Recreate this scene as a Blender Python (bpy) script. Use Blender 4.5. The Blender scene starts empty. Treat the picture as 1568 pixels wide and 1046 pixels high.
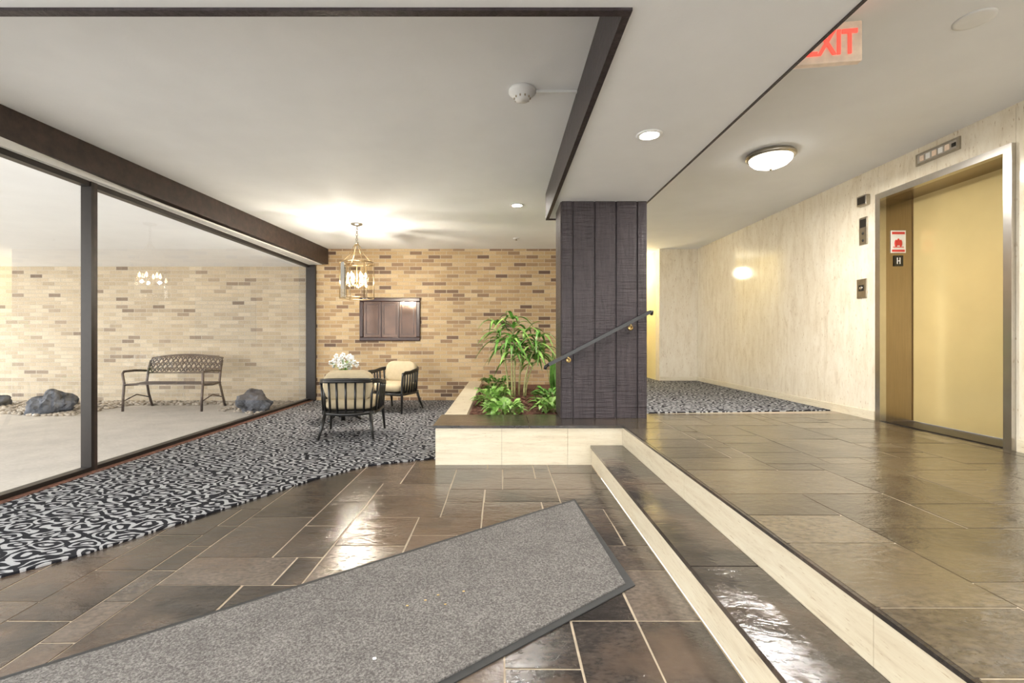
import bpy, bmesh, math, random
from mathutils import Vector, Matrix, noise
random.seed(7)
scene = bpy.context.scene
try:
    scene.view_settings.view_transform = 'Standard'
except Exception: pass
CAMZ = 1.15
# ------------------------------------------------------------------ materials
def newmat(name):
    m = bpy.data.materials.new(name); m.use_nodes = True
    nt = m.node_tree
    return m, nt, nt.nodes['Principled BSDF']
def N(nt, typ, **kw):
    n = nt.nodes.new(typ)
    for k, v in kw.items(): setattr(n, k, v)
    return n
def coords(nt, scale=(1,1,1), rot=(0,0,0), loc=(0,0,0)):
    tc = N(nt,'ShaderNodeTexCoord'); mp = N(nt,'ShaderNodeMapping')
    mp.inputs['Scale'].default_value = scale; mp.inputs['Rotation'].default_value = rot
    mp.inputs['Location'].default_value = loc
    nt.links.new(tc.outputs['Object'], mp.inputs['Vector']); return mp.outputs['Vector']
def tnoise(nt, vec, scale, detail=4, rough=.55, dist=0):
    n = N(nt,'ShaderNodeTexNoise'); n.inputs['Scale'].default_value = scale
    n.inputs['Detail'].default_value = detail; n.inputs['Roughness'].default_value = rough
    n.inputs['Distortion'].default_value = dist
    nt.links.new(vec, n.inputs['Vector']); return n.outputs['Fac']
def ramp(nt, fac, stops, interp='LINEAR'):
    r = N(nt,'ShaderNodeValToRGB'); cr = r.color_ramp; cr.interpolation = interp
    while len(cr.elements) < len(stops): cr.elements.new(.5)
    for e,(p,c) in zip(cr.elements, stops):
        e.position = p; e.color = (*c,1) if len(c)==3 else c
    nt.links.new(fac, r.inputs['Fac']); return r.outputs['Color']
def mix(nt, fac, a, b, typ='MIX'):
    m = N(nt,'ShaderNodeMix', data_type='RGBA', blend_type=typ)
    for s,v in ((m.inputs[0],fac),(m.inputs[6],a),(m.inputs[7],b)):
        if hasattr(v,'links'): nt.links.new(v,s)
        elif isinstance(v,(int,float)): s.default_value = v
        else: s.default_value = (*v,1)
    return m.outputs[2]
def mth(nt, op, a, b=None, c=None):
    m = N(nt,'ShaderNodeMath', operation=op)
    for i,v in enumerate((a,b,c)):
        if v is None: continue
        if hasattr(v,'links'): nt.links.new(v,m.inputs[i])
        else: m.inputs[i].default_value = v
    return m.outputs[0]
def bump(nt, b, h, strength=.3, dist=.01):
    n = N(nt,'ShaderNodeBump'); n.inputs['Strength'].default_value = strength
    n.inputs['Distance'].default_value = dist
    nt.links.new(h, n.inputs['Height']); nt.links.new(n.outputs[0], b.inputs['Normal'])
def simple(name, col, rough=.5, metal=0, var=.12, nscale=20, bstr=0, bscale=80, emis=None, estr=0, coat=0):
    m, nt, b = newmat(name)
    v = coords(nt); f = tnoise(nt, v, nscale, 3)
    lo = tuple(c*(1-var) for c in col); hi = tuple(min(1,c*(1+var)) for c in col)
    nt.links.new(ramp(nt, f, [(.3,lo),(.7,hi)]), b.inputs['Base Color'])
    b.inputs['Roughness'].default_value = rough; b.inputs['Metallic'].default_value = metal
    b.inputs['Coat Weight'].default_value = coat
    if bstr: bump(nt, b, tnoise(nt, v, bscale, 4), bstr, .005)
    if emis:
        b.inputs['Emission Color'].default_value = (*emis,1); b.inputs['Emission Strength'].default_value = estr
    return m

def brick_mat(name, stops, mortar, gloss=.6):
    m, nt, b = newmat(name)
    tc = N(nt,'ShaderNodeTexCoord'); sx = N(nt,'ShaderNodeSeparateXYZ'); cx = N(nt,'ShaderNodeCombineXYZ')
    nt.links.new(tc.outputs['Object'], sx.inputs[0])
    nt.links.new(sx.outputs[0], cx.inputs[0]); nt.links.new(sx.outputs[2], cx.inputs[1])
    br = N(nt,'ShaderNodeTexBrick'); nt.links.new(cx.outputs[0], br.inputs['Vector'])
    br.inputs['Color1'].default_value=(0,0,0,1); br.inputs['Color2'].default_value=(1,1,1,1)
    br.inputs['Mortar'].default_value=(.5,.5,.5,1)
    br.inputs['Scale'].default_value=1; br.inputs['Brick Width'].default_value=.225
    br.inputs['Row Height'].default_value=.0705; br.inputs['Mortar Size'].default_value=.006
    br.inputs['Mortar Smooth'].default_value=.2; br.offset=.5
    c = ramp(nt, br.outputs['Color'], stops)
    v = coords(nt)
    n1 = tnoise(nt, v, 60, 5)
    c2 = mix(nt, .45, c, ramp(nt, n1, [(.3,(.55,.5,.45)),(.7,(1.25,1.2,1.15))]), 'MULTIPLY')
    n2 = tnoise(nt, v, .9, 2)
    c2 = mix(nt, .3, c2, ramp(nt, n2, [(.3,(.8,.78,.75)),(.7,(1.1,1.1,1.1))]), 'MULTIPLY')
    nt.links.new(mix(nt, br.outputs['Fac'], c2, mortar), b.inputs['Base Color'])
    b.inputs['Roughness'].default_value = gloss
    h = mth(nt,'ADD', mth(nt,'MULTIPLY',br.outputs['Fac'],-1.0), mth(nt,'MULTIPLY',n1,.5))
    bump(nt, b, h, .8, .008)
    return m
M = {}
M['brick'] = brick_mat('brick_tan', [(0,(.12,.07,.045)),(.10,(.24,.145,.085)),(.24,(.38,.25,.135)),(.45,(.50,.345,.18)),(.7,(.56,.40,.215)),(1,(.66,.51,.31))], (.58,.48,.34))
M['brick_daylit'] = brick_mat('brick_tan_daylit', [(0,(.22,.17,.13)),(.05,(.36,.29,.22)),(.10,(.48,.40,.29)),(.6,(.56,.475,.35)),(1,(.64,.56,.43))], (.54,.48,.39), .8)  # same brick as indoors, daylight wash put into the paler colours

def travertine(name, sc, base_hi=(.82,.755,.63), base_lo=(.65,.565,.43), rough=.10):
    m, nt, b = newmat(name)
    v = coords(nt, sc)
    f = tnoise(nt, v, 1, 9, .72, .5)
    v2 = coords(nt, tuple(s*4.2 for s in sc)); f2 = tnoise(nt, v2, 1.3, 5, .7)
    f3 = tnoise(nt, coords(nt), 1.6, 3)
    mid=tuple((a+b_)/2*1.04 for a,b_ in zip(base_hi,base_lo))
    c = ramp(nt, f, [(.30,base_lo),(.45,mid),(.60,base_hi)])
    c = mix(nt, .5, c, ramp(nt, f3, [(.35,(.92,.88,.80)),(.65,(1.03,1.02,1.0))]), 'MULTIPLY')
    pits = ramp(nt, f2, [(.33,(.55,.42,.28)),(.40,(1,1,1))])
    c = mix(nt, .8, c, pits, 'MULTIPLY')
    nt.links.new(c, b.inputs['Base Color'])
    b.inputs['Roughness'].default_value = rough
    bump(nt, b, f2, .03, .003)
    return m
M['trav'] = travertine('travertine_wall', (12,12,3.0))
M['trav_h'] = travertine('travertine_riser', (3,3,30), (.76,.69,.54), (.60,.51,.37), .4)

def slate(name, lo, hi, rust, rough=.14):
    m, nt, b = newmat(name)
    at = N(nt,'ShaderNodeVertexColor', layer_name='tone')
    v = coords(nt, (1,1.6,1)); f = tnoise(nt, v, 5, 8, .65, .6)
    f2 = tnoise(nt, v, 38, 5, .6)
    s = mth(nt,'ADD', mth(nt,'MULTIPLY',at.outputs['Color'],.6), mth(nt,'MULTIPLY',f,.6))
    c = ramp(nt, s, [(.25,lo),(.85,hi)])
    c = mix(nt, .6, c, ramp(nt, f2, [(.35,(.5,.5,.5)),(.7,(1.6,1.55,1.45))]), 'MULTIPLY')
    f5 = tnoise(nt, coords(nt,(1,1,1),loc=(5,3,1)), 1.7, 4, .6)
    c = mix(nt, ramp(nt, f5, [(.46,(0,0,0)),(.62,(.8,.8,.8))]), c, rust)
    nt.links.new(c, b.inputs['Base Color'])
    r = N(nt,'ShaderNodeMapRange'); nt.links.new(f2, r.inputs[0])
    r.inputs[1].default_value=.3; r.inputs[2].default_value=.7
    r.inputs[3].default_value = rough*.5; r.inputs[4].default_value = rough*1.7
    nt.links.new(r.outputs[0], b.inputs['Roughness'])
    b.inputs['Specular IOR Level'].default_value = .9
    f4 = tnoise(nt, coords(nt,(1,2.2,1)), 11, 3, .5, 1.2)
    h = mth(nt,'ADD', mth(nt,'ADD', f, mth(nt,'MULTIPLY',f2,.10)), mth(nt,'MULTIPLY',f4,.45))
    bump(nt, b, h, .34, .012)
    return m
M['slate'] = slate('slate_dark', (.024,.021,.020), (.135,.110,.092), (.110,.076,.054), .10)
M['slate_up'] = slate('slate_brown', (.040,.033,.025), (.150,.122,.086), (.125,.098,.060), .09)
M['grout'] = simple('grout_tan', (.40,.33,.24), .7, nscale=30, bstr=.1)

def carpet(name):
    m, nt, b = newmat(name)
    tau = 2*math.pi
    v = coords(nt)
    nz = N(nt,'ShaderNodeTexNoise'); nz.inputs['Scale'].default_value=6.5; nz.inputs['Detail'].default_value=1
    nt.links.new(v, nz.inputs['Vector'])
    sub = N(nt,'ShaderNodeVectorMath', operation='MULTIPLY_ADD'); nt.links.new(nz.outputs['Color'], sub.inputs[0])
    sub.inputs[1].default_value=(.13,.13,0); nt.links.new(v, sub.inputs[2])
    vv = N(nt,'ShaderNodeVectorMath', operation='MULTIPLY'); nt.links.new(sub.outputs[0], vv.inputs[0]); vv.inputs[1].default_value=(5.6,8.2,0)
    vo = N(nt,'ShaderNodeTexVoronoi', voronoi_dimensions='2D'); vo.inputs['Scale'].default_value=1; vo.inputs['Randomness'].default_value=.5
    nt.links.new(vv.outputs[0], vo.inputs['Vector'])
    sp = N(nt,'ShaderNodeSeparateXYZ'); nt.links.new(sub.outputs[0], sp.inputs[0])
    rings = mth(nt,'SINE', mth(nt,'MULTIPLY', vo.outputs['Distance'], tau/.30))
    dg = mth(nt,'SINE', mth(nt,'MULTIPLY', mth(nt,'ADD', sp.outputs[0], mth(nt,'MULTIPLY',sp.outputs[1],1.7)), tau/.11))
    n2 = tnoise(nt, v, 24, 2)
    s = mth(nt,'ADD', rings, mth(nt,'MULTIPLY', dg, .6))
    s = mth(nt,'ADD', s, mth(nt,'MULTIPLY', mth(nt,'SUBTRACT',n2,.5), 1.7))
    s = mth(nt,'ADD', mth(nt,'MULTIPLY', s, .25), .5)
    fine = tnoise(nt, v, 220, 2)
    col = ramp(nt, s, [(.53,(.016,.016,.020)),(.60,(.40,.40,.41))])
    col = mix(nt, .4, col, ramp(nt, fine, [(.3,(.6,.6,.6)),(.7,(1.2,1.2,1.2))]), 'MULTIPLY')
    nt.links.new(col, b.inputs['Base Color']); b.inputs['Roughness'].default_value=.95
    b.inputs['Specular IOR Level'].default_value=.15
    bump(nt, b, fine, .5, .004)
    return m
M['carpet'] = carpet('carpet_leaf_pattern')
def matmat():
    m, nt, b = newmat('mat_grey_pile')
    v = coords(nt); f = tnoise(nt, v, 130, 3, .75); f2 = tnoise(nt, v, 5, 4)
    c = ramp(nt, f, [(.36,(.08,.073,.068)),(.5,(.145,.136,.128)),(.64,(.25,.236,.222))])
    c = mix(nt, .6, c, ramp(nt, f2, [(.3,(.8,.8,.8)),(.7,(1.15,1.15,1.15))]), 'MULTIPLY')
    nt.links.new(c, b.inputs['Base Color']); b.inputs['Roughness'].default_value=1
    b.inputs['Specular IOR Level'].default_value=.1
    bump(nt, b, f, .7, .005); return m
M['mat'] = matmat()
M['rubber'] = simple('rubber_black', (.03,.03,.03), .6)
M['ceil'] = simple('ceiling_paint', (.88,.885,.89), .8, var=.02, nscale=3, bstr=.15, bscale=60)
M['white'] = simple('white_paint', (.83,.83,.82), .5, var=.02)
def darkwood():
    m, nt, b = newmat('stained_boards')
    v = coords(nt, (14,14,1.6)); f = tnoise(nt, v, 2, 6, .65, .8)
    v2 = coords(nt, (2,2,26)); f2 = tnoise(nt, v2, 1.6, 4, .6)
    vo = N(nt,'ShaderNodeTexVoronoi'); vo.inputs['Scale'].default_value=1; nt.links.new(coords(nt,(5,5,2.4)), vo.inputs['Vector'])
    kn = ramp(nt, vo.outputs['Distance'], [(.03,(.25,.25,.25)),(.09,(1,1,1))])
    c = ramp(nt, f, [(.3,(.016,.010,.012)),(.7,(.050,.035,.039))])
    c = mix(nt, 1.0, c, kn, 'MULTIPLY')
    nt.links.new(c, b.inputs['Base Color']); b.inputs['Roughness'].default_value=.42
    bump(nt, b, mth(nt,'ADD', f, mth(nt,'MULTIPLY',f2,1.6)), .75, .008); return m
M['dwood'] = darkwood()
M['bwood'] = simple('brown_beam', (.042,.025,.019), .5, var=.4, nscale=14, bstr=.4, bscale=40)
M['bronze'] = simple('dark_bronze_frame', (.024,.019,.016), .4, metal=.3)
M['steel'] = simple('brushed_steel', (.60,.57,.53), .25, metal=1, var=.05)
def brushed(name, c1, rough):
    m, nt, b = newmat(name); v = coords(nt,(1,1,.02)); f = tnoise(nt, v, 220, 2)
    nt.links.new(ramp(nt, f,[(.3,tuple(x*.85 for x in c1)),(.7,c1)]), b.inputs['Base Color'])
    b.inputs['Metallic'].default_value=1; b.inputs['Roughness'].default_value=rough; return m
M['bronze_br'] = brushed('brushed_bronze', (.36,.29,.21), .25)
M['gold'] = simple('golden_door_enamel', (.64,.50,.23), .2, metal=.3, var=.04, nscale=3)
M['brass'] = simple('brass', (.70,.50,.22), .3, metal=1)
M['abrass'] = simple('antique_brass', (.42,.31,.17), .35, metal=1)
M['nickel'] = simple('nickel_antique', (.45,.41,.34), .3, metal=1)
M['black'] = simple('black_lacquer', (.013,.012,.011), .3)
M['cream'] = simple('cream_cushion', (.56,.46,.30), .85, var=.06, bstr=.15)
M['leaf'] = simple('leaf_green', (.12,.29,.045), .45, var=.5, nscale=12)
M['leaf2'] = simple('leaf_bright', (.26,.46,.10), .45, var=.45, nscale=14)
M['cane'] = simple('cane_stem', (.42,.42,.18), .6, var=.3)
M['mulch'] = simple('mulch_bark', (.16,.07,.045), .9, var=.6, nscale=40, bstr=.8, bscale=50)
M['petal'] = simple('white_petal', (.90,.89,.86), .5, var=.03)
M['ceramic'] = simple('white_ceramic', (.8,.78,.74), .2, var=.02)
M['concrete'] = simple('concrete_patio', (.52,.47,.41), .8, var=.1, nscale=2.5, bstr=.15)
M['rock'] = simple('grey_boulder', (.09,.095,.11), .75, var=.7, nscale=5, bstr=.7, bscale=14)
M['pebble'] = simple('river_pebbles', (.40,.34,.27), .7, var=.55, nscale=9)
M['bench'] = simple('bench_aged_metal', (.11,.085,.075), .45, metal=.6, var=.2)
M['cream_wall'] = simple('cream_yellow_wall', (.82,.72,.42), .6, var=.02)
M['red'] = simple('sign_red', (.75,.06,.04), .5, emis=(1,.12,.08), estr=.9)
M['redp'] = simple('print_red', (.65,.05,.04), .5)
M['signw'] = simple('sign_pale', (.72,.58,.45), .4, emis=(1,.70,.5), estr=.10)
M['bulb'] = simple('lamp_glow', (1,1,1), .4, var=0, emis=(1,.96,.88), estr=40)
M['candle'] = simple('candle_bulb_glow', (1,1,1), .4, var=0, emis=(1,.74,.44), estr=28)
M['bowl'] = simple('frosted_bowl', (1,.98,.93), .4, var=0, emis=(1,.97,.91), estr=9)
M['print_dark'] = simple('dark_panel_glass', (.09,.048,.03), .12, metal=.35, var=.3, nscale=5)
M['dred'] = simple('dark_walnut_frame', (.04,.015,.011), .3, var=.3)
def glassmat(name, ior, tint=(1,1,1)):
    m = bpy.data.materials.new(name); m.use_nodes=True; nt=m.node_tree; nt.nodes.clear()
    o=N(nt,'ShaderNodeOutputMaterial'); t=N(nt,'ShaderNodeBsdfTransparent'); g=N(nt,'ShaderNodeBsdfGlossy')
    g.inputs['Roughness'].default_value=.01; t.inputs[0].default_value=(*tint,1)
    f=N(nt,'ShaderNodeFresnel'); f.inputs[0].default_value=ior; mx=N(nt,'ShaderNodeMixShader')
    nt.links.new(f.outputs[0],mx.inputs[0]); nt.links.new(t.outputs[0],mx.inputs[1]); nt.links.new(g.outputs[0],mx.inputs[2])
    nt.links.new(mx.outputs[0],o.inputs[0]); return m
M['glass'] = glassmat('window_glass', 1.85, (.97,.98,.97))
M['lglass'] = glassmat('lantern_glass', 1.6, (.97,.94,.86))

# ------------------------------------------------------------------ builder
class B:
    def __init__(s, name, mats):
        s.name=name; s.bm=bmesh.new(); s.mats=mats; s.tone=s.bm.loops.layers.color.new('tone')
    def mi(s, m): 
        if m not in s.mats: s.mats.append(m)
        return s.mats.index(m)
    def face(s, pts, m, smooth=False, tone=None):
        vs=[s.bm.verts.new(p) for p in pts]; f=s.bm.faces.new(vs); f.material_index=s.mi(m); f.smooth=smooth
        if tone is not None:
            for l in f.loops: l[s.tone]=(tone,tone,tone,1)
        return f
    def prism(s, poly, z0, z1, m, tone=None):
        n=len(poly)
        if not isinstance(z0,(list,tuple)): z0=[z0]*n
        if not isinstance(z1,(list,tuple)): z1=[z1]*n
        lo=[s.bm.verts.new((p[0],p[1],z0[i])) for i,p in enumerate(poly)]
        hi=[s.bm.verts.new((p[0],p[1],z1[i])) for i,p in enumerate(poly)]
        fs=[s.bm.faces.new(hi), s.bm.faces.new(lo[::-1])]
        for i in range(n):
            j=(i+1)%n; fs.append(s.bm.faces.new((lo[i],lo[j],hi[j],hi[i])))
        for f in fs:
            f.material_index=s.mi(m)
            if tone is not None:
                for l in f.loops: l[s.tone]=(tone,tone,tone,1)
        return fs
    def box(s, x0,x1,y0,y1,z0,z1,m,bev=0,tone=None):
        fs=s.prism([(x0,y0),(x1,y0),(x1,y1),(x0,y1)],z0,z1,m,tone)
        if bev:
            es=list({e for f in fs for e in f.edges})
            r=bmesh.ops.bevel(s.bm,geom=es,offset=bev,segments=3,affect='EDGES',profile=.5)
            for f in r['faces']: f.material_index=s.mi(m); f.smooth=True
    def tube(s, pts, r, m, seg=10, cap=True, closed=False):
        pts=[Vector(p) for p in pts]; n=len(pts)
        rs=r if isinstance(r,(list,tuple)) else [r]*n
        rings=[]; up=None
        for i,p in enumerate(pts):
            if closed: t=(pts[(i+1)%n]-pts[i-1]).normalized()
            else: t=(pts[min(i+1,n-1)]-pts[max(i-1,0)]).normalized()
            if up is None:
                up=Vector((0,0,1)) if abs(t.z)<.9 else Vector((1,0,0))
            a=t.cross(up)
            if a.length<1e-5: a=t.cross(Vector((0,1,0)))
            a.normalize(); b_=a.cross(t).normalized(); up=b_
            rings.append([s.bm.verts.new(p+(a*math.cos(2*math.pi*k/seg)+b_*math.sin(2*math.pi*k/seg))*rs[i]) for k in range(seg)])
        rng=range(n if closed else n-1)
        for i in rng:
            A,C=rings[i],rings[(i+1)%n]
            for k in range(seg):
                f=s.bm.faces.new((A[k],A[(k+1)%seg],C[(k+1)%seg],C[k])); f.material_index=s.mi(m); f.smooth=True
        if cap and not closed:
            for R,fl in ((rings[0],True),(rings[-1],False)):
                f=s.bm.faces.new(R[::-1] if fl else R); f.material_index=s.mi(m)
    def lathe(s, prof, m, c=(0,0,0), seg=32, cap=True):
        rings=[]
        for r,z in prof:
            ring=[]
            for k in range(seg):
                a=2*math.pi*k/seg; ring.append(s.bm.verts.new((c[0]+r*math.cos(a),c[1]+r*math.sin(a),c[2]+z)))
            rings.append(ring)
        for A,C in zip(rings,rings[1:]):
            for k in range(seg):
                f=s.bm.faces.new((A[k],A[(k+1)%seg],C[(k+1)%seg],C[k])); f.material_index=s.mi(m); f.smooth=True
        if cap:
            for R in (rings[0],rings[-1]):
                f=s.bm.faces.new(R); f.material_index=s.mi(m)
    def blob(s, c, r, m, sub=2, nz=0, nsc=2, seed=0):
        r = r if isinstance(r,(list,tuple)) else (r,r,r)
        res=bmesh.ops.create_icosphere(s.bm,subdivisions=sub,radius=1)
        for v in res['verts']:
            p=v.co.copy()
            if nz:
                q=p*nsc+Vector((seed*7.3,seed*3.1,seed))
                p*=1+nz*(noise.noise(q)+.5*noise.noise(q*2.3)+.3*noise.noise(q*5))
            v.co=Vector((c[0]+p.x*r[0],c[1]+p.y*r[1],c[2]+p.z*r[2]))
        fs={f for v in res['verts'] for f in v.link_faces}
        for f in fs: f.material_index=s.mi(m); f.smooth=(nz==0 or nz<.2)
    def cushion(s, c, size, m, rot=None, pinch=.25):
        nu,nv=24,12; ring=[]
        def sp(v,e): return math.copysign(abs(v)**e,v)
        for i in range(nv+1):
            ph=-math.pi/2+math.pi*i/nv; row=[]
            for k in range(nu):
                th=2*math.pi*k/nu
                p=Vector((sp(math.cos(ph),.45)*sp(math.cos(th),.3)*size[0]/2, sp(math.cos(ph),.45)*sp(math.sin(th),.3)*size[1]/2, sp(math.sin(ph),.7)*size[2]/2))
                if rot: p=rot@p
                row.append(s.bm.verts.new(Vector(c)+p))
            ring.append(row)
        for A,C in zip(ring,ring[1:]):
            for k in range(nu):
                f=s.bm.faces.new((A[k],A[(k+1)%nu],C[(k+1)%nu],C[k])); f.material_index=s.mi(m); f.smooth=True
    def leaf(s, base, ang, elev, length, width, droop, m, seg=6):
        h=Vector((math.cos(ang),math.sin(ang),0)); side=Vector((-math.sin(ang),math.cos(ang),0)); base=Vector(base)
        prev=None
        for i in range(seg+1):
            t=i/seg
            p=base+h*(length*math.cos(elev)*t)+Vector((0,0,length*(math.sin(elev)*t-droop*t*t)))
            w=width*.5*(math.sin(math.pi*min(1,(t*.93+.07))**.75)) + .0008
            row=[s.bm.verts.new(p-side*w+Vector((0,0,w*.35))),s.bm.verts.new(p),s.bm.verts.new(p+side*w+Vector((0,0,w*.35)))]
            if prev:
                for a in (0,1):
                    f=s.bm.faces.new((prev[a],prev[a+1],row[a+1],row[a])); f.material_index=s.mi(m); f.smooth=True
            prev=row
    def done(s, loc=(0,0,0), rotz=0, parent=None, weld=False, recalc=True):
        if weld: bmesh.ops.remove_doubles(s.bm,verts=s.bm.verts,dist=1e-4)
        if recalc: bmesh.ops.recalc_face_normals(s.bm,faces=s.bm.faces)
        me=bpy.data.meshes.new(s.name); s.bm.to_mesh(me); s.bm.free()
        for m in s.mats: me.materials.append(M[m])
        o=bpy.data.objects.new(s.name,me); scene.collection.objects.link(o)
        o.location=loc; o.rotation_euler=(0,0,rotz)
        if parent: o.parent=parent
        return o
def boxobj(name,m,*boxes,bev=0):
    b=B(name,[m])
    for bx in boxes: b.box(*bx,m,bev)
    return b.done()
def light(name,typ,loc,energy,col=(1,.95,.86),size=.1,parent=None,spot=None,rot=None):
    l=bpy.data.lights.new(name,typ); l.energy=energy; l.color=col
    if typ=='AREA': l.shape='DISK'; l.size=size
    else: l.shadow_soft_size=size
    if typ=='SPOT': l.spot_size=spot; l.spot_blend=.9
    o=bpy.data.objects.new(name,l); scene.collection.objects.link(o); o.location=loc
    if rot: o.rotation_euler=rot
    if parent:
        o.parent=parent; o.matrix_parent_inverse=Matrix.Translation(parent.location).inverted()
    return o

UP=.36; CE=2.79; SO=2.50; YB=8.4; XR=3.6; XG=-3.55; YN=-3.0
# ------------------------------------------------------------------ shell
boxobj('floor','grout',(XG-.05,.82,YN,YB,-.12,-.003),(.82,1.11,4.15,YB,-.12,-.003),bev=0)
boxobj('floor_upper','grout',(1.11,XR+.35,YN,9.9,-.12,UP-.003))
def ashlar(b, x0,x1,y0,y1,z,mat,cell=.155,gap=.0055,seed=1,sizes=None):
    rnd=random.Random(seed)
    nx=int(math.ceil((x1-x0)/cell)); ny=int(math.ceil((y1-y0)/cell))
    used=[[0]*nx for _ in range(ny)]
    sizes=sizes or [(4,2),(4,2),(3,2),(2,2),(4,3),(3,3),(5,3),(2,3),(5,2),(3,4),(3,2)]
    for j in range(ny):
        for i in range(nx):
            if used[j][i]: continue
            opts=sizes[:]; rnd.shuffle(opts); opts+= [(2,1),(1,2),(1,1)]
            for w,h in opts:
                if i+w>nx or j+h>ny: continue
                if any(used[j+b_][i+a] for a in range(w) for b_ in range(h)): continue
                break
            else: w=h=1
            for a in range(w):
                for b_ in range(h): used[j+b_][i+a]=1
            xa=x0+i*cell+gap; xb=min(x0+(i+w)*cell,x1)-gap; ya=y0+j*cell+gap; yb=min(y0+(j+h)*cell,y1)-gap
            if xb-xa<.02 or yb-ya<.02: continue
            t=rnd.random(); jj=lambda: rnd.uniform(-.0009,.0009)
            g=lambda: rnd.uniform(-.0025,.0025)
            b.prism([(xa+g(),ya+g()),(xb+g(),ya+g()),(xb+g(),yb+g()),(xa+g(),yb+g())],z-.004,[z+jj() for _ in range(4)],mat,tone=t)
b=B('floor_slate_tiles',['slate']); ashlar(b,XG+.05,.815,YN,4.9,0,'slate',cell=.135,gap=.0048,seed=6); b.done()
b=B('floor_landing_slate_tiles',['slate_up']); ashlar(b,1.10,XR,YN,4.80,UP,'slate_up',cell=.14,gap=.0042,seed=11,sizes=[(4,3),(5,3),(4,2),(3,3),(6,3),(3,2),(5,4),(4,4)]); b.done()
# steps
b=B('entry_step',['trav_h','slate'])
b.box(.82,1.11,YN,4.145,0,.155,'trav_h')
y=4.145; r=random.Random(3)
while y>YN:
    L=r.choice([.9,1.1,.75,1.25]); y2=max(YN,y-L)
    b.box(.805,1.094,y2+.004,y-.004,.155,.18,'slate',tone=r.random()*.7); y=y2
b.done()
b=B('landing_riser',['trav_h','slate'])
y=4.145
while y>YN:
    y2=max(YN,y-1.4); b.box(1.095,1.112,y2+.002,y,.181,UP-.016,'trav_h'); y=y2
b.box(1.088,1.112,YN,4.145,UP-.016,UP-.0015,'slate',tone=.1)
b.done()
# carpets
edge=[(-.61,4.36),(-.67,4.35),(-.9,4.25),(-1.21,4.09),(-1.53,3.71),(-1.94,2.92),(-2.21,2.42),(-2.40,2.19),(-2.8,1.7),(-3.43,.85)]
b=B('lobby_carpet',['carpet']); b.prism([(-.61,YB-.01)]+edge+[(-3.43,YB-.01)],.001,.012,'carpet'); b.done()
b=B('trim_carpet_edge',['mulch']); b.box(-3.498,-3.432,.80,8.33,.001,.016,'mulch'); b.done()
b=B('corridor_carpet',['carpet']); b.prism([(1.13,YB-.01),(1.13,4.78),(2.4,4.88),(XR-.02,4.98),(XR-.02,YB-.02),(2.89,YB-.02),(2.89,9.79),(1.91,9.79),(1.91,YB-.01)],UP-.002,UP+.01,'carpet'); b.done()
# mat
A=Vector((.52,3.25)); Bp=Vector((.62,2.12)); d=Vector((-.79,-.61)).normalized()
A2=A+d*4.6; B2=Bp+d*4.6
b=B('entrance_mat',['rubber','mat'])
def poly(o): 
    n=Vector((-d.y,d.x)); n=n if n.dot(A-Bp)>0 else -n
    return [(A-n*o+d*o*1.2),(A2-n*o-d*o),(B2+n*o-d*o),(Bp+n*o+d*o*1.0)]
b.prism([tuple(p) for p in poly(0)][::-1],.0015,.006,'rubber')
b.prism([tuple(p) for p in poly(.032)][::-1],.004,.012,'mat')
b.done()
b=B('fallen_leaf_bits',['brass','petal'])
for px,py in ((-.33,1.98),(-.28,2.02),(-.24,1.95),(-.17,2.05),(-.40,1.94)):
    b.blob((px,py,.0155),(.007,.004,.003),'brass',1)
b.blob((-.45,1.62,.0155),(.009,.007,.003),'petal',1)
b.done()
# back walls
boxobj('wall_back','brick',(-3.45,1.9,YB,YB+.2,0,CE))
boxobj('wall_patio','brick_daylit',(-14,-3.46,YB,YB+.2,-.1,3.2))
b=B('wall_corridor_end',['trav']); b.box(2.9,XR,YB,YB+.2,UP+.0,CE,'trav'); b.done()
boxobj('wall_corridor_recess','cream_wall',(1.7,2.9,9.8,9.9,UP,CE),(1.75,1.9,YB+.2,9.8,UP,CE),(2.9,3.05,YB+.2,9.8,UP,CE))
# right wall, stone panels with open joints
b=B('wall_right',['trav','grout'])
EY0,EY1,EZ=3.20,4.37,2.52
b.box(XR+.02,XR+.1,YN,EY0,UP,CE,'grout'); b.box(XR+.02,XR+.1,EY1,YB+.2,UP,CE,'grout'); b.box(XR+.02,XR+.1,EY0,EY1,EZ,CE,'grout')
for y0,y1,z0,z1 in [(YN,-1.8,UP,CE),(-1.8,-.6,UP,CE),(-.6,.6,UP,CE),(.6,1.9,UP,CE),(1.9,EY0,UP,CE),(EY0,EY0+.58,EZ,CE),(EY0+.58,EY1,EZ,CE),
    (EY1,5.1,UP,CE),(5.1,5.95,UP,CE),(5.95,6.8,UP,CE),(6.8,7.65,UP,CE),(7.65,YB,UP,CE)]:
    b.box(XR,XR+.03,y0+.0012,y1-.0012,z0,z1,'trav')
b.done()
b=B('baseboard_right',['trav_h'])
b.box(XR-.015,XR-.001,4.40,YB,UP,UP+.085,'trav_h'); b.box(XR-.015,XR-.001,YN,3.18,UP,UP+.085,'trav_h'); b.done()
boxobj('baseboard_corridor_end','trav_h',(2.9,XR-.02,YB-.015,YB-.001,UP,UP+.085))
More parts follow.
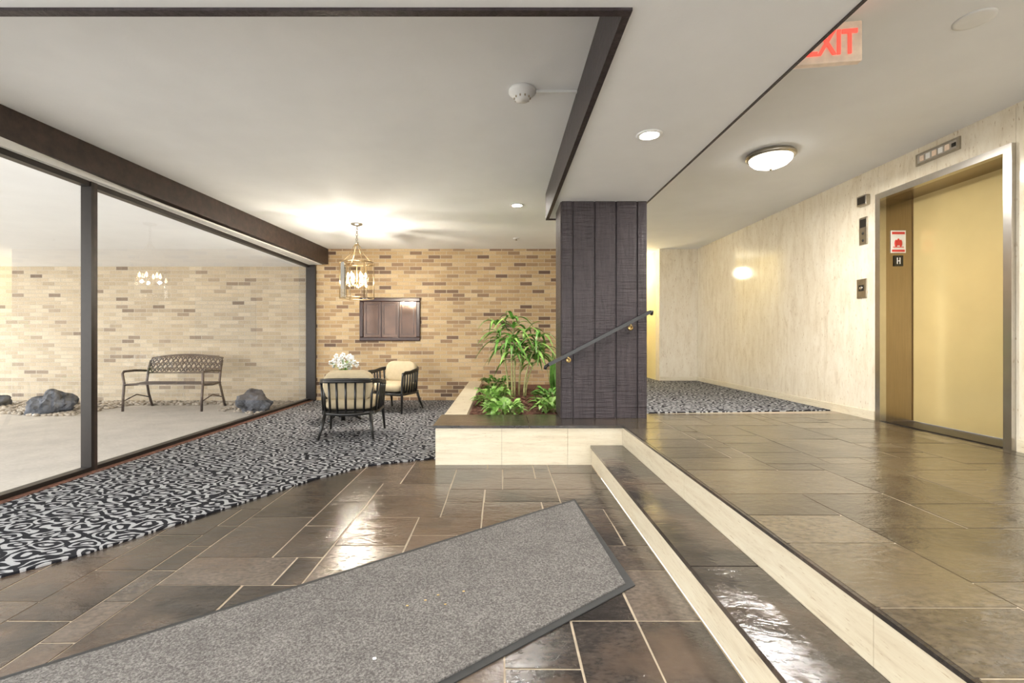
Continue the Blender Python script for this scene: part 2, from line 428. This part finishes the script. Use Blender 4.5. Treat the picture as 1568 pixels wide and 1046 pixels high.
# ceiling
boxobj('ceiling','ceil',(XG-.02,XR+.4,YN,9.9,CE,CE+.15))
boxobj('ceiling_soffit','ceil',(XG+.03,1.44,YN,1.865,SO,CE-.001),(.535,1.44,1.865,5.16,SO,CE-.001))
b=B('trim_soffit_fascia',['dwood'])
b.box(-3.5,.535,1.866,1.902,SO-.012,CE-.002,'dwood'); b.box(.50,.534,1.903,5.17,SO-.012,CE-.002,'dwood'); b.box(.50,1.44,5.161,5.19,SO-.012,CE-.002,'dwood')
b.box(1.441,1.455,YN,5.17,SO-.006,CE-.002,'dwood'); b.done()
b=B('ceiling_beam',['bwood'])
b.prism([(-3.585,1.91),(-3.18,YB-.005),(-3.30,YB-.005),(-3.66,1.91)],[2.575,2.505,2.505,2.575],CE-.002,'bwood'); b.done()
boxobj('trim_window_header','white',(XG-.05,XG+.045,YN,YB-.005,2.49,CE-.002))
b=B('trim_window_soffit',['white']); b.prism([(XG+.046,1.91),(-3.55+.046,3.0),(-3.29,YB-.006),(XG+.046,YB-.006)],2.495,2.515,'white'); b.done()
# windows
for i,(y0,y1) in enumerate([(.0,3.90),(3.96,8.34)]):
    b=B('window_%d'%(i+1),['bronze','glass','bwood'])
    b.box(XG-.03,XG+.05,y0,y1,-.0,.05,'bronze'); b.box(XG-.03,XG+.04,y0,y1,2.445,2.488,'bronze')
    b.face([(XG,y0,.05),(XG,y1,.05),(XG,y1,2.45),(XG,y0,2.45)],'glass')
    if i==0: b.box(XG-.04,XG+.05,3.90,3.93,0,2.488,'bronze'); b.box(XG-.04,XG+.05,3.93,3.96,0,2.488,'bwood'); b.box(XG-.04,XG+.05,-.08,0,0,2.488,'bronze')
    else: b.box(XG-.02,-3.40,8.34,8.395,0,2.488,'bronze')
    b.done()
b=B('window_3',['bronze','glass'])
for x in (-3.5,-1.9,-1.0,-.1,.75): b.box(x-.03,x+.03,YN-.03,YN+.03,-.0,2.49,'bronze')
b.box(-3.5,.75,YN-.03,YN+.03,2.1,2.16,'bronze'); b.box(-3.5,-1.9,YN-.03,YN+.03,0,.08,'bronze')
b.face([(-3.5,YN,.0),(.75,YN,.0),(.75,YN,2.49),(-3.5,YN,2.49)],'glass'); b.done()
b=B('window_4',['bronze','glass'])  # added glazing behind the camera, lets daylight brighten the right ceiling
for x in (1.15,2.35,3.55): b.box(x-.03,x+.03,YN-.03,YN+.03,UP,CE,'bronze')
b.box(1.15,3.55,YN-.03,YN+.03,UP,UP+.06,'bronze')
b.face([(1.15,YN,UP),(3.55,YN,UP),(3.55,YN,CE),(1.15,YN,CE)],'glass'); b.done()
# ------------------------------------------------------------------ patio
boxobj('patio_ground','concrete',(-22,XG-.06,-12,YB,-.14,-.02))
boxobj('entry_walk_ground','concrete',(XG-.06,6,-12,YN-.05,-.14,-.02))
boxobj('patio_ceiling','ceil',(-10.5,XG-.06,1.0,YB,2.47,2.6))
b=B('window_5',['bronze','glass'])
b.box(XG-.04,XG+.05,YN,YN+.06,0,2.488,'bronze'); b.box(XG-.03,XG+.05,YN+.06,-.08,0,.05,'bronze'); b.box(XG-.03,XG+.04,YN+.06,-.08,2.445,2.488,'bronze')
b.face([(XG,YN,.05),(XG,-.08,.05),(XG,-.08,2.45),(XG,YN,2.45)],'glass'); b.done()
b=B('river_pebbles',['pebble']); r=random.Random(5)
def inbed(x,y):
    if y>7.95: return True
    if x<-6.45: return y>6.95+.12*math.sin(x*3)
    if x>-4.55: return y>6.85+.5*abs(math.sin((x+3.6)*1.4))
    return False
for k in range(3200):
    x=r.uniform(-10.2,-3.68); y=r.uniform(6.85,8.36)
    if not inbed(x,y): continue
    s=r.uniform(.022,.05); b.blob((x,y,-.02+s*.35),(s,s*r.uniform(.6,1),s*.6),'pebble',1)
b.done()
def boulder(loc,size,seed):
    b=B('boulder',['rock']); b.blob((0,0,0),size,'rock',4,.42,1.3,seed); 
    for v in b.bm.verts:
        if v.co.z<-size[2]*.55: v.co.z=-size[2]*.55
    o=b.done((loc[0],loc[1],-.02+size[2]*.55)); return o
boulder((-7.05,7.15,0),(.28,.24,.22),1); boulder((-7.50,7.5,0),(.14,.14,.11),4)
boulder((-3.95,7.3,0),(.27,.24,.20),2); boulder((-8.6,7.7,0),(.2,.2,.15),3)
# bench
b=B('garden_bench',['bench']); W=1.26
for sx in (-1,1):
    x=sx*W/2
    b.tube([(x,-.28,0),(x,-.27,.25),(x,-.25,.44),(x*1.02,-.27,.60),(x*1.02,-.24,.635),(x,-.05,.64),(x,.20,.62)],.019,'bench')
    b.tube([(x,.34,0),(x,.26,.22),(x*.98,.20,.43),(x*.98,.24,.65),(x*.97,.29,.79)],.019,'bench')
    b.tube([(x,-.26,.42),(x,.0,.40),(x,.21,.42)],.014,'bench')
    b.tube([(x,-.27,.16),(x,.0,.24),(x,.28,.16)],.009,'bench')
for k in range(9):
    yy=-.26+k*.055; b.box(-W/2,W/2,yy-.02,yy+.02,.415+.012*abs(k-4)/4,.427+.012*abs(k-4)/4,'bench')
def bk(u,v):
    top=.85+.055*math.cos(u*math.pi/2)-.02
    z=.58+(top-.58)*v; return (u*W/2*.97,.215+.10*(z-.43)/.4,z)
for v,rr in ((0,.011),(1,.016)): b.tube([bk(-1+2*i/20,v) for i in range(21)],rr,'bench')
for i in range(15):
    for j in range(3):
        u=-1+2*(i+.5)/15; v=(j+.5)/3; c=Vector(bk(u,v)); s=1 if (i+j)%2 else -1
        pts=[]
        for t in range(15):
            a=t/14*2.6*math.pi; rr=.046*(1-t/18)
            pts.append(c+Vector((s*rr*math.cos(a),.0,rr*math.sin(a))))
        b.tube(pts,.0105,'bench',6)
        if j<2: b.blob(Vector(bk(u,(j+1)/3)),(.024,.006,.024),'bench',1)
b.done((-5.42,7.58,-.02))
# ------------------------------------------------------------------ planter
b=B('travertine_planter',['trav_h','slate','trav'])
b.box(-.60,-.0,4.15,4.4,0,.335,'trav_h'); b.box(.002,.60,4.15,4.4,0,.335,'trav_h'); b.box(.602,1.109,4.15,4.4,0,.335,'trav_h')
b.box(-.62,.25,4.13,4.73,.336,UP,'slate',tone=.15); b.box(.255,1.109,4.13,4.73,.336,UP,'slate',tone=.3)
b.box(-.58,-.36,4.401,YB-.002,0,.334,'trav_h'); b.box(-.59,-.36,4.732,YB-.002,.335,UP+.002,'trav_h')
b.box(.98,1.108,4.75,YB-.002,0,UP,'trav_h')
b.done()
b=B('planter_mulch',['mulch']); b.box(-.359,.979,4.41,YB-.003,.05,.30,'mulch'); r=random.Random(9)
for k in range(1500):
    x=r.uniform(-.33,.95); y=r.uniform(4.78,7.6); a=r.uniform(0,6.28); L=r.uniform(.015,.04); w=r.uniform(.005,.012)
    dx,dy=math.cos(a)*L,math.sin(a)*L; z=.30+r.uniform(.0,.02); px,py=-math.sin(a)*w,math.cos(a)*w; t=r.uniform(-.012,.012)
    b.face([(x-dx-px,y-dy-py,z),(x+dx-px,y+dy-py,z+t),(x+dx+px,y+dy+py,z+t+.006),(x-dx+px,y-dy+py,z+.006)],'mulch')
b.done()
# palm
b=B('cane_palm',['leaf','cane','leaf2']); r=random.Random(21)
for k,(dx,dy,h) in enumerate([(0,0,1.12),(.08,.05,.94),(-.12,.04,1.04),(.16,-.06,.86),(-.05,-.09,.80),(.20,.06,.68)]):
    ex=dx*2.0+r.uniform(-.04,.04); ey=dy*1.5
    pts=[(dx*.8+(ex-dx*.8)*t*t,dy+(ey-dy)*t*t,.30+h*t) for t in [i/8 for i in range(9)]]
    b.tube(pts,[.014-.006*i/8 for i in range(9)],'cane',8)
    for lv in range(4):
        t=.66+.34*lv/3; bx=dx*.8+(ex-dx*.8)*t*t; by=dy+(ey-dy)*t*t; bz=.30+h*t
        for q in range(8 if lv else 4):
            b.leaf((bx,by,bz),q*.785+lv*.4+r.uniform(-.2,.2),r.uniform(.25,.9)+(.2 if lv==3 else 0),r.uniform(.34,.48),r.uniform(.040,.056),r.uniform(.55,1.05),r.choice(['leaf','leaf','leaf2']),8)
b.done((.19,6.6,0),recalc=False)
def shrub(loc,n,rad,ln,wd,mm,seed,h=.1):
    b=B('leafy_shrub',[mm,'cane']); r=random.Random(seed)
    for k in range(n):
        a=r.uniform(0,6.283); d_=rad*math.sqrt(r.random()); x,y=math.cos(a)*d_,math.sin(a)*d_
        hh=r.uniform(.02,h); b.tube([(x*.5,y*.5,0.0),(x,y,hh)],.0025,'cane',5)
        b.leaf((x,y,hh),a+r.uniform(-.8,.8),r.uniform(.3,1.2),ln*r.uniform(.7,1.2),wd*r.uniform(.8,1.2),r.uniform(.3,.8),mm,5)
    return b.done((loc[0],loc[1],.30),recalc=False)
shrub((-.10,5.75,0),110,.17,.18,.065,'leaf2',1,.18)
shrub((.02,5.02,0),100,.18,.16,.06,'leaf2',2,.12)
shrub((.62,5.95,0),90,.18,.17,.06,'leaf',4,.16)
shrub((.56,5.28,0),80,.15,.15,.06,'leaf2',5,.12)
shrub((-.08,7.5,0),70,.18,.17,.06,'leaf',7,.18)
b=B('snake_plant',['leaf']); r=random.Random(2)
for k in range(14): b.leaf((r.uniform(-.04,.04),r.uniform(-.04,.04),0),r.uniform(0,6.28),r.uniform(1.35,1.5),r.uniform(.4,.75),.05,.05,'leaf')
b.done((.83,7.35,.30),recalc=False)
# ------------------------------------------------------------------ column
b=B('wood_clad_column',['dwood']); cx0,cx1,cy0,cy1=.585,1.438,4.50,4.95
b.box(cx0+.018,cx1-.018,cy0+.018,cy1-.018,UP,SO,'dwood')
xs=[cx0,.70,.916,1.125,1.335,cx1]
for a,c in zip(xs,xs[1:]):
    b.box(a+.008,c-.008,cy0,cy0+.02,UP,SO-.001,'dwood',.003); b.box(a+.008,c-.008,cy1-.02,cy1,UP,SO-.001,'dwood')
ys=[cy0+.02,4.65,4.80,cy1-.02]
for a,c in zip(ys,ys[1:]):
    b.box(cx0,cx0+.02,a+.005,c-.005,UP,SO-.001,'dwood'); b.box(cx1-.02,cx1,a+.005,c-.005,UP,SO-.001,'dwood')
b.done()
b=B('handrail',['black','brass'])
p0=Vector((.455,4.42,.895)); p1=Vector((1.435,4.42,1.405)); dr=(p1-p0).normalized(); up=Vector((-dr.z,0,dr.x))
def bar(a,c,h,t,m):
    pts=[]
    for e in (a,c):
        for sy,sz in ((-t,-h),(t,-h),(t,h),(-t,h)): pts.append(e+Vector((0,sy,0))+up*sz)
    vs=[b.bm.verts.new(p) for p in pts]
    for q in ((0,1,2,3),(7,6,5,4),(0,4,5,1),(1,5,6,2),(2,6,7,3),(3,7,4,0)):
        f=b.bm.faces.new([vs[i] for i in q]); f.material_index=b.mi(m)
bar(p0,p1,.016,.024,'black')
b.tube([p0+Vector((0,0,0)),p0+Vector((-.03,.0,-.02)),p0+Vector((-.035,.0,-.045))],.016,'black')
b.tube([p1,p1+Vector((.02,.0,.0)),p1+Vector((.025,.03,-.02))],.016,'black')
for t in (.18,.80):
    q=p0.lerp(p1,t); b.tube([q-up*.013,q-up*.05+Vector((0,.01,0)),q-up*.06+Vector((0,.075,0))],.008,'brass')
    b.blob(q-up*.06+Vector((0,.072,0)),(.026,.008,.026),'brass',2)
b.done()
# ------------------------------------------------------------------ elevator
b=B('door_elevator',['steel','bronze_br','gold','bronze','black'])
J=.055
b.box(XR-.03,XR+.03,EY0,EY0+J,UP,EZ,'steel'); b.box(XR-.03,XR+.03,EY1-J,EY1,UP,EZ,'steel'); b.box(XR-.03,XR+.03,EY0+J,EY1-J,EZ-J,EZ,'steel')
b.box(XR+.03,3.95,EY1-J,EY1-.005,UP,EZ-.01,'bronze_br'); b.box(XR+.03,3.95,EY0+.005,EY0+J,UP,EZ-.01,'bronze_br')
b.box(XR+.03,3.95,EY0+J,EY1-J,EZ-J,EZ-.01,'bronze_br')
b.box(3.88,3.91,EY0+J,EY1-J-.01,UP+.012,EZ-J,'gold')
b.box(XR+.0,3.95,EY0+J,EY1-J,UP-.001,UP+.008,'bronze')
b.done()
b=B('fire_safety_sign',['petal','redp','black'])
ys=EY1-J-.004; x0,x1,z0,z1=3.67,3.81,1.955,2.165
b.box(x0,x1,ys-.002,ys,z0,z1,'petal')
b.box(x0+.01,x1-.01,ys-.004,ys-.002,z1-.035,z1-.012,'redp'); b.box(x0+.01,x1-.01,ys-.004,ys-.002,z0+.01,z0+.03,'redp')
for k in range(3): b.blob((3.74+(k-1)*.022,ys-.003,2.045+(.012 if k==1 else 0)),(.016,.003,.035),'redp',2)
b.box(x0+.02,x1-.02,ys-.004,ys-.002,2.005,2.012,'redp')
b.box(3.70,3.785,ys-.004,ys,1.83,1.93,'black'); b.box(3.725,3.732,ys-.006,ys-.004,1.85,1.91,'petal'); b.box(3.75,3.757,ys-.006,ys-.004,1.85,1.91,'petal'); b.box(3.725,3.757,ys-.006,ys-.004,1.875,1.882,'petal')
b.done()
b=B('elevator_position_indicator',['nickel','black','petal'])
b.box(XR-.014,XR-.001,3.58,3.96,2.635,2.735,'nickel'); b.box(XR-.016,XR-.014,3.60,3.94,2.65,2.72,'steel')
for k in range(5): b.box(XR-.02,XR-.016,3.66+k*.055,3.695+k*.055,2.662,2.708,'petal' if k%2 else 'signw')
b.box(XR-.019,XR-.016,3.608,3.64,2.67,2.70,'black'); b.done()
b=B('elevator_hall_lantern',['bronze','nickel','black'])
b.box(XR-.045,XR-.001,4.46,4.58,2.46,2.56,'nickel',.006); b.box(XR-.048,XR-.044,4.475,4.565,2.475,2.545,'bronze')
b.done()
b=B('elevator_key_panel',['nickel','black','steel'])
b.box(XR-.012,XR-.001,4.49,4.59,2.08,2.35,'nickel',.003); b.box(XR-.015,XR-.012,4.505,4.575,2.25,2.33,'black'); 
for z in (2.12,2.19): b.blob((XR-.013,4.54,z),(.006,.014,.014),'black',2)
b.done()
b=B('elevator_call_button',['nickel','black','steel'])
b.box(XR-.012,XR-.001,4.50,4.62,1.55,1.74,'nickel',.003); b.box(XR-.016,XR-.012,4.53,4.59,1.62,1.68,'black'); b.blob((XR-.016,4.56,1.65),(.006,.02,.02),'steel',2); b.done()
# ------------------------------------------------------------------ exit sign
b=B('exit_sign',['signw','white'])
b.box(-.16,.16,-.02,.02,-.215,-.01,'signw',.006); b.box(-.05,.05,-.03,.03,-.012,.014,'white')
ex=b.done((1.675,2.36,CE-.015),math.radians(-8))
cu=bpy.data.curves.new('exit_letters','FONT'); cu.body='EXIT'; cu.size=.175; cu.extrude=.003; cu.offset=.003; cu.align_x='CENTER'
t=bpy.data.objects.new('exit_letters',cu); scene.collection.objects.link(t); cu.materials.append(M['red'])
t.parent=ex; t.location=(.012,-.024,-.175); t.rotation_euler=(math.pi/2,0,0); t.scale=(.68,1,1)
# ------------------------------------------------------------------ ceiling fixtures
LC=(1,.97,.92)
def downlight(x,y,z,e=45,spot=2.5):
    b=B('recessed_downlight',['white','bulb'])
    b.lathe([(.062,-.001),(.085,-.001),(.085,-.006),(.062,-.010),(.060,-.001)],'white',seg=28,cap=False); b.lathe([(.0,-.004),(.061,-.004)],'bulb',seg=28)
    o=b.done((x,y,z)); light('downlight_lamp','SPOT',(x,y,z-.03),e,LC,.05,o,spot); return o
downlight(.98,3.03,SO,90); downlight(.19,5.63,CE,125)
for x in (-2.6,-.9): downlight(x,.6,SO,110)  # unseen downlights, this row and the next, added to brighten the room
downlight(-1.8,-1.6,SO,100); downlight(.8,-.8,SO,100); downlight(.98,.9,SO,80)
def flush(x,y,e=55):
    b=B('flush_mount_lamp',['nickel','bowl'])
    b.lathe([(.0,0),(.18,0),(.20,-.02),(.20,-.035),(.18,-.05),(.17,-.045)],'nickel',seg=40)
    b.lathe([(.172,-.045),(.166,-.07),(.135,-.10),(.08,-.122),(.03,-.130),(.0,-.131)],'bowl',seg=40)
    b.lathe([(.0,-.130),(.012,-.132),(.012,-.145),(.0,-.153)],'nickel',seg=12)
    o=b.done((x,y,CE)); light('flush_lamp_bulb','AREA',(x,y,CE-.16),e,LC,.26,o); return o
flush(2.39,4.06,68); flush(2.39,-.6,68)  # second one is unseen, added behind the camera for extra light
light('corridor_lamp','POINT',(2.4,9.1,2.45),36,(1,.90,.66),.1)
b=B('smoke_detector',['white','grout'])
b.lathe([(.0,0),(.088,0),(.088,-.022),(.07,-.028),(.06,-.05),(.05,-.052),(.046,-.068),(.0,-.07)],'white',seg=32)
for k in range(10):
    a=k*.628; b.box(.052*math.cos(a)-.004,.052*math.cos(a)+.004,.052*math.sin(a)-.004,.052*math.sin(a)+.004,-.062,-.05,'grout')
b.done((.137,3.02,CE))
boxobj('conduit_raceway','white',(.226,.498,3.01,3.03,CE-.020,CE-.001),bev=.002)
b=B('sprinkler_head',['white','nickel']); b.lathe([(.0,0),(.05,0),(.05,-.008),(.0,-.012)],'white'); b.lathe([(.012,-.01),(.012,-.035),(.022,-.036),(.0,-.04)],'nickel',seg=12); b.done((.24,7.5,CE))
b=B('ceiling_speaker',['white']); b.lathe([(.0,0),(.085,0),(.085,-.003),(.07,-.005),(.0,-.004)],'white'); b.done((2.43,2.35,CE))
# ------------------------------------------------------------------ chandelier
b=B('lantern_chandelier',['abrass','lglass','candle','ceramic'])
b.lathe([(.0,0),(.085,0),(.08,-.02),(.03,-.035),(.0,-.04)],'nickel')
z=-.04
for k in range(7):
    c=Vector((0,0,z-.02)); pts=[]
    for q in range(12):
        a=q*2*math.pi/12; rr=.014*math.cos(a)
        pts.append(c+(Vector((rr,0,.021*math.sin(a))) if k%2 else Vector((0,rr,.021*math.sin(a)))))
    b.tube(pts,.0045,'nickel',6,closed=True); z-=.033
b.tube([(0,0,-.27),(0,0,-.86)],.005,'abrass')
b.blob((0,0,-.27),(.025,.025,.025),'nickel',2)
R=.235; zt=-.56; zb=-1.07
for k in range(6):
    a=k*math.pi/3+.2; c,s=math.cos(a),math.sin(a)
    b.tube([(0,0,-.27),(.045*c,.045*s,-.33),(.09*c,.09*s,-.43),(.17*c,.17*s,-.52),(R*c,R*s,zt)],.005,'abrass',8)
    b.tube([(R*c,R*s,zt),(R*c,R*s,zb)],.0055,'abrass',8)
    b.tube([(0,0,-.86),(.07*c,.07*s,-.90),(.12*c,.12*s,-.87)],.005,'abrass',6)
    b.lathe([(.02,0),(.022,.008)],'abrass',(.12*c,.12*s,-.87),12); b.lathe([(.011,.008),(.011,.09)],'ceramic',(.12*c,.12*s,-.87),12)
    b.lathe([(.006,0),(.018,.02),(.016,.045),(.003,.08)],'candle',(.12*c,.12*s,-.78),12)
for zz in (zt,zb):
    b.tube([(R*math.cos(q*math.pi/18),R*math.sin(q*math.pi/18),zz) for q in range(36)],.006,'abrass',8,closed=True)
for k in range(12):
    a0=k*math.pi/6+.03; a1=(k+1)*math.pi/6-.03; rr=R-.012
    b.face([(rr*math.cos(a0),rr*math.sin(a0),zb+.01),(rr*math.cos(a1),rr*math.sin(a1),zb+.01),(rr*math.cos(a1),rr*math.sin(a1),zt-.01),(rr*math.cos(a0),rr*math.sin(a0),zt-.01)],'lglass')
ch=b.done((-2.07,6.54,CE))
for k in range(3):
    a=k*2.094+.72; light('chandelier_bulb','POINT',(-2.07+.12*math.cos(a),6.54+.12*math.sin(a),CE-.84),44,(1,.93,.82),.02,ch)
# ------------------------------------------------------------------ mirror
b=B('wall_mirror',['dred','print_dark'])
x0,x1,z0,z1=-2.60,-1.49,1.10,1.89; y=YB-.002; F=.07
for q in ((x0,x1,z0,z0+F),(x0,x1,z1-F,z1),(x0,x0+F,z0+F,z1-F),(x1-F,x1,z0+F,z1-F)): b.box(q[0],q[1],y-.045,y,q[2],q[3],'dred',.012)
b.box(x0+F,x1-F,y-.02,y-.004,z0+F,z1-F,'print_dark')
w=(x1-x0-2*F)/3
for k in range(1,3): b.box(x0+F+w*k-.014,x0+F+w*k+.014,y-.03,y-.02,z0+F,z1-F,'dred',.004)
for k in range(3):
    a=x0+F+w*k+.045; c=a+w-.09
    for q in ((a,c,z0+F+.05,z0+F+.06),(a,c,z1-F-.06,z1-F-.05),(a,a+.01,z0+F+.06,z1-F-.06),(c-.01,c,z0+F+.06,z1-F-.06)): b.box(q[0],q[1],y-.026,y-.019,q[2],q[3],'dred')
b.done()
# ------------------------------------------------------------------ armchairs (front = +Y local)
def armchair(loc,rot):
    b=B('spindle_armchair',['black','cream'])
    def path(t,z,k=1.0):
        L=.34
        if t<.25: return (-.335*k, .30-(t/.25)*L, z)
        if t>.75: return (.335*k, .30-((1-t)/.25)*L, z)
        a=math.pi*(1+(t-.25)/.5); return (.335*k*math.cos(a), -.04+.30*k*math.sin(a), z)
    top=[]
    for i in range(41):
        t=i/40; z=.60+.055*math.sin(math.pi*min(1,max(0,(t-.15)/.7)))
        if t<.05 or t>.95: z-=.02
        top.append(path(t,z))
    for dz in (0,.02): b.tube([(p[0],p[1],p[2]+dz) for p in top],.018,'black',8)
    b.tube([path(i/40,.285,.93) for i in range(41)],.02,'black',8)
    b.tube([path(0,.285,.93),path(1,.285,.93)],.02,'black',8)
    for i in range(2,39,2):
        t=i/40; p=path(t,.29,.93); q=top[i]; b.tube([p,((p[0]+q[0])/2,(p[1]+q[1])/2,(p[2]+q[2])/2),q],.0135,'black',6)
    for sx in (-1,1):
        b.tube([(sx*.335,.29,.60),(sx*.32,.29,.45),(sx*.31,.28,.28),(sx*.33,.32,0)],[.018,.019,.021,.014],'black',8)
        b.tube([(sx*.25,-.22,.30),(sx*.27,-.27,.15),(sx*.30,-.33,0)],[.022,.019,.013],'black',8)
    b.box(-.29,.29,-.22,.27,.27,.31,'black',.01)
    b.cushion((0,.05,.385),(.58,.56,.15),'cream')
    b.cushion((0,-.17,.60),(.56,.16,.34),'cream',Matrix.Rotation(math.radians(12),3,'X'))
    return b.done((loc[0],loc[1],.0125),rot)
armchair((-1.77,5.42),math.radians(6))
armchair((-1.68,7.25),math.radians(158))
b=B('round_side_table',['black','cream'])
b.lathe([(.0,.50),(.30,.50),(.31,.51),(.31,.525),(.30,.535),(.0,.535)],'black',seg=48)
b.lathe([(.03,.0),(.03,.5)],'black'); 
for k in range(3):
    a=k*2.094; b.tube([(0,0,.16),(.12*math.cos(a),.12*math.sin(a),.10),(.25*math.cos(a),.25*math.sin(a),.012)],.016,'black')
b.done((-2.20,6.35,.0125))
b=B('orchid_arrangement',['ceramic','leaf','petal','brass']); r=random.Random(4)
b.lathe([(.0,0),(.05,0),(.075,.03),(.085,.08),(.07,.10),(.0,.095)],'ceramic')
for k in range(14): b.leaf((0,0,.09),r.uniform(0,6.28),r.uniform(.3,1.1),.2,.05,.4,'leaf')
for k in range(30):
    a=r.uniform(0,6.28); rad=r.uniform(.02,.24); hz=.23+r.uniform(0,.15)-rad*.3; c=Vector((rad*math.cos(a)*1.1,rad*math.sin(a),hz))
    if k%2==0: b.tube([(0,0,.09),(c.x*.4,c.y*.4,hz*.8),c],.003,'leaf',5)
    fa=r.uniform(0,6.28); U=Vector((-math.sin(fa),math.cos(fa),0)); V=Vector((.3*math.cos(fa),.3*math.sin(fa),1)).normalized()
    for q in range(5):
        t=q*1.257; p=c+(U*math.cos(t)+V*math.sin(t))*.024
        b.blob(p,(.018,.018,.016),'petal',1)
    b.blob(c+Vector((math.cos(fa),math.sin(fa),0))*.015,.009,'brass',1)
b.done((-2.20,6.35,.5485),recalc=False)
# ------------------------------------------------------------------ world + camera
w=bpy.data.worlds.new('World'); scene.world=w; w.use_nodes=True; nt=w.node_tree; bg=nt.nodes['Background']
tc=N(nt,'ShaderNodeTexCoord'); sp=N(nt,'ShaderNodeSeparateXYZ'); nt.links.new(tc.outputs['Generated'],sp.inputs[0])
c=ramp(nt, sp.outputs[2], [(.0,(.80,.79,.77)),(.3,(.95,.97,1.0)),(1,(.82,.91,1.0))]); nt.links.new(c,bg.inputs[0]); bg.inputs[1].default_value=7.6
cam=bpy.data.cameras.new('camera'); co=bpy.data.objects.new('camera',cam); scene.collection.objects.link(co)
co.location=(0,0,CAMZ); co.rotation_euler=(math.pi/2,0,0)
cam.sensor_fit='HORIZONTAL'; cam.sensor_width=36; cam.lens=36*700/1568
cam.shift_x=16/1568; cam.shift_y=-5/1568; cam.clip_start=.05
scene.camera=co
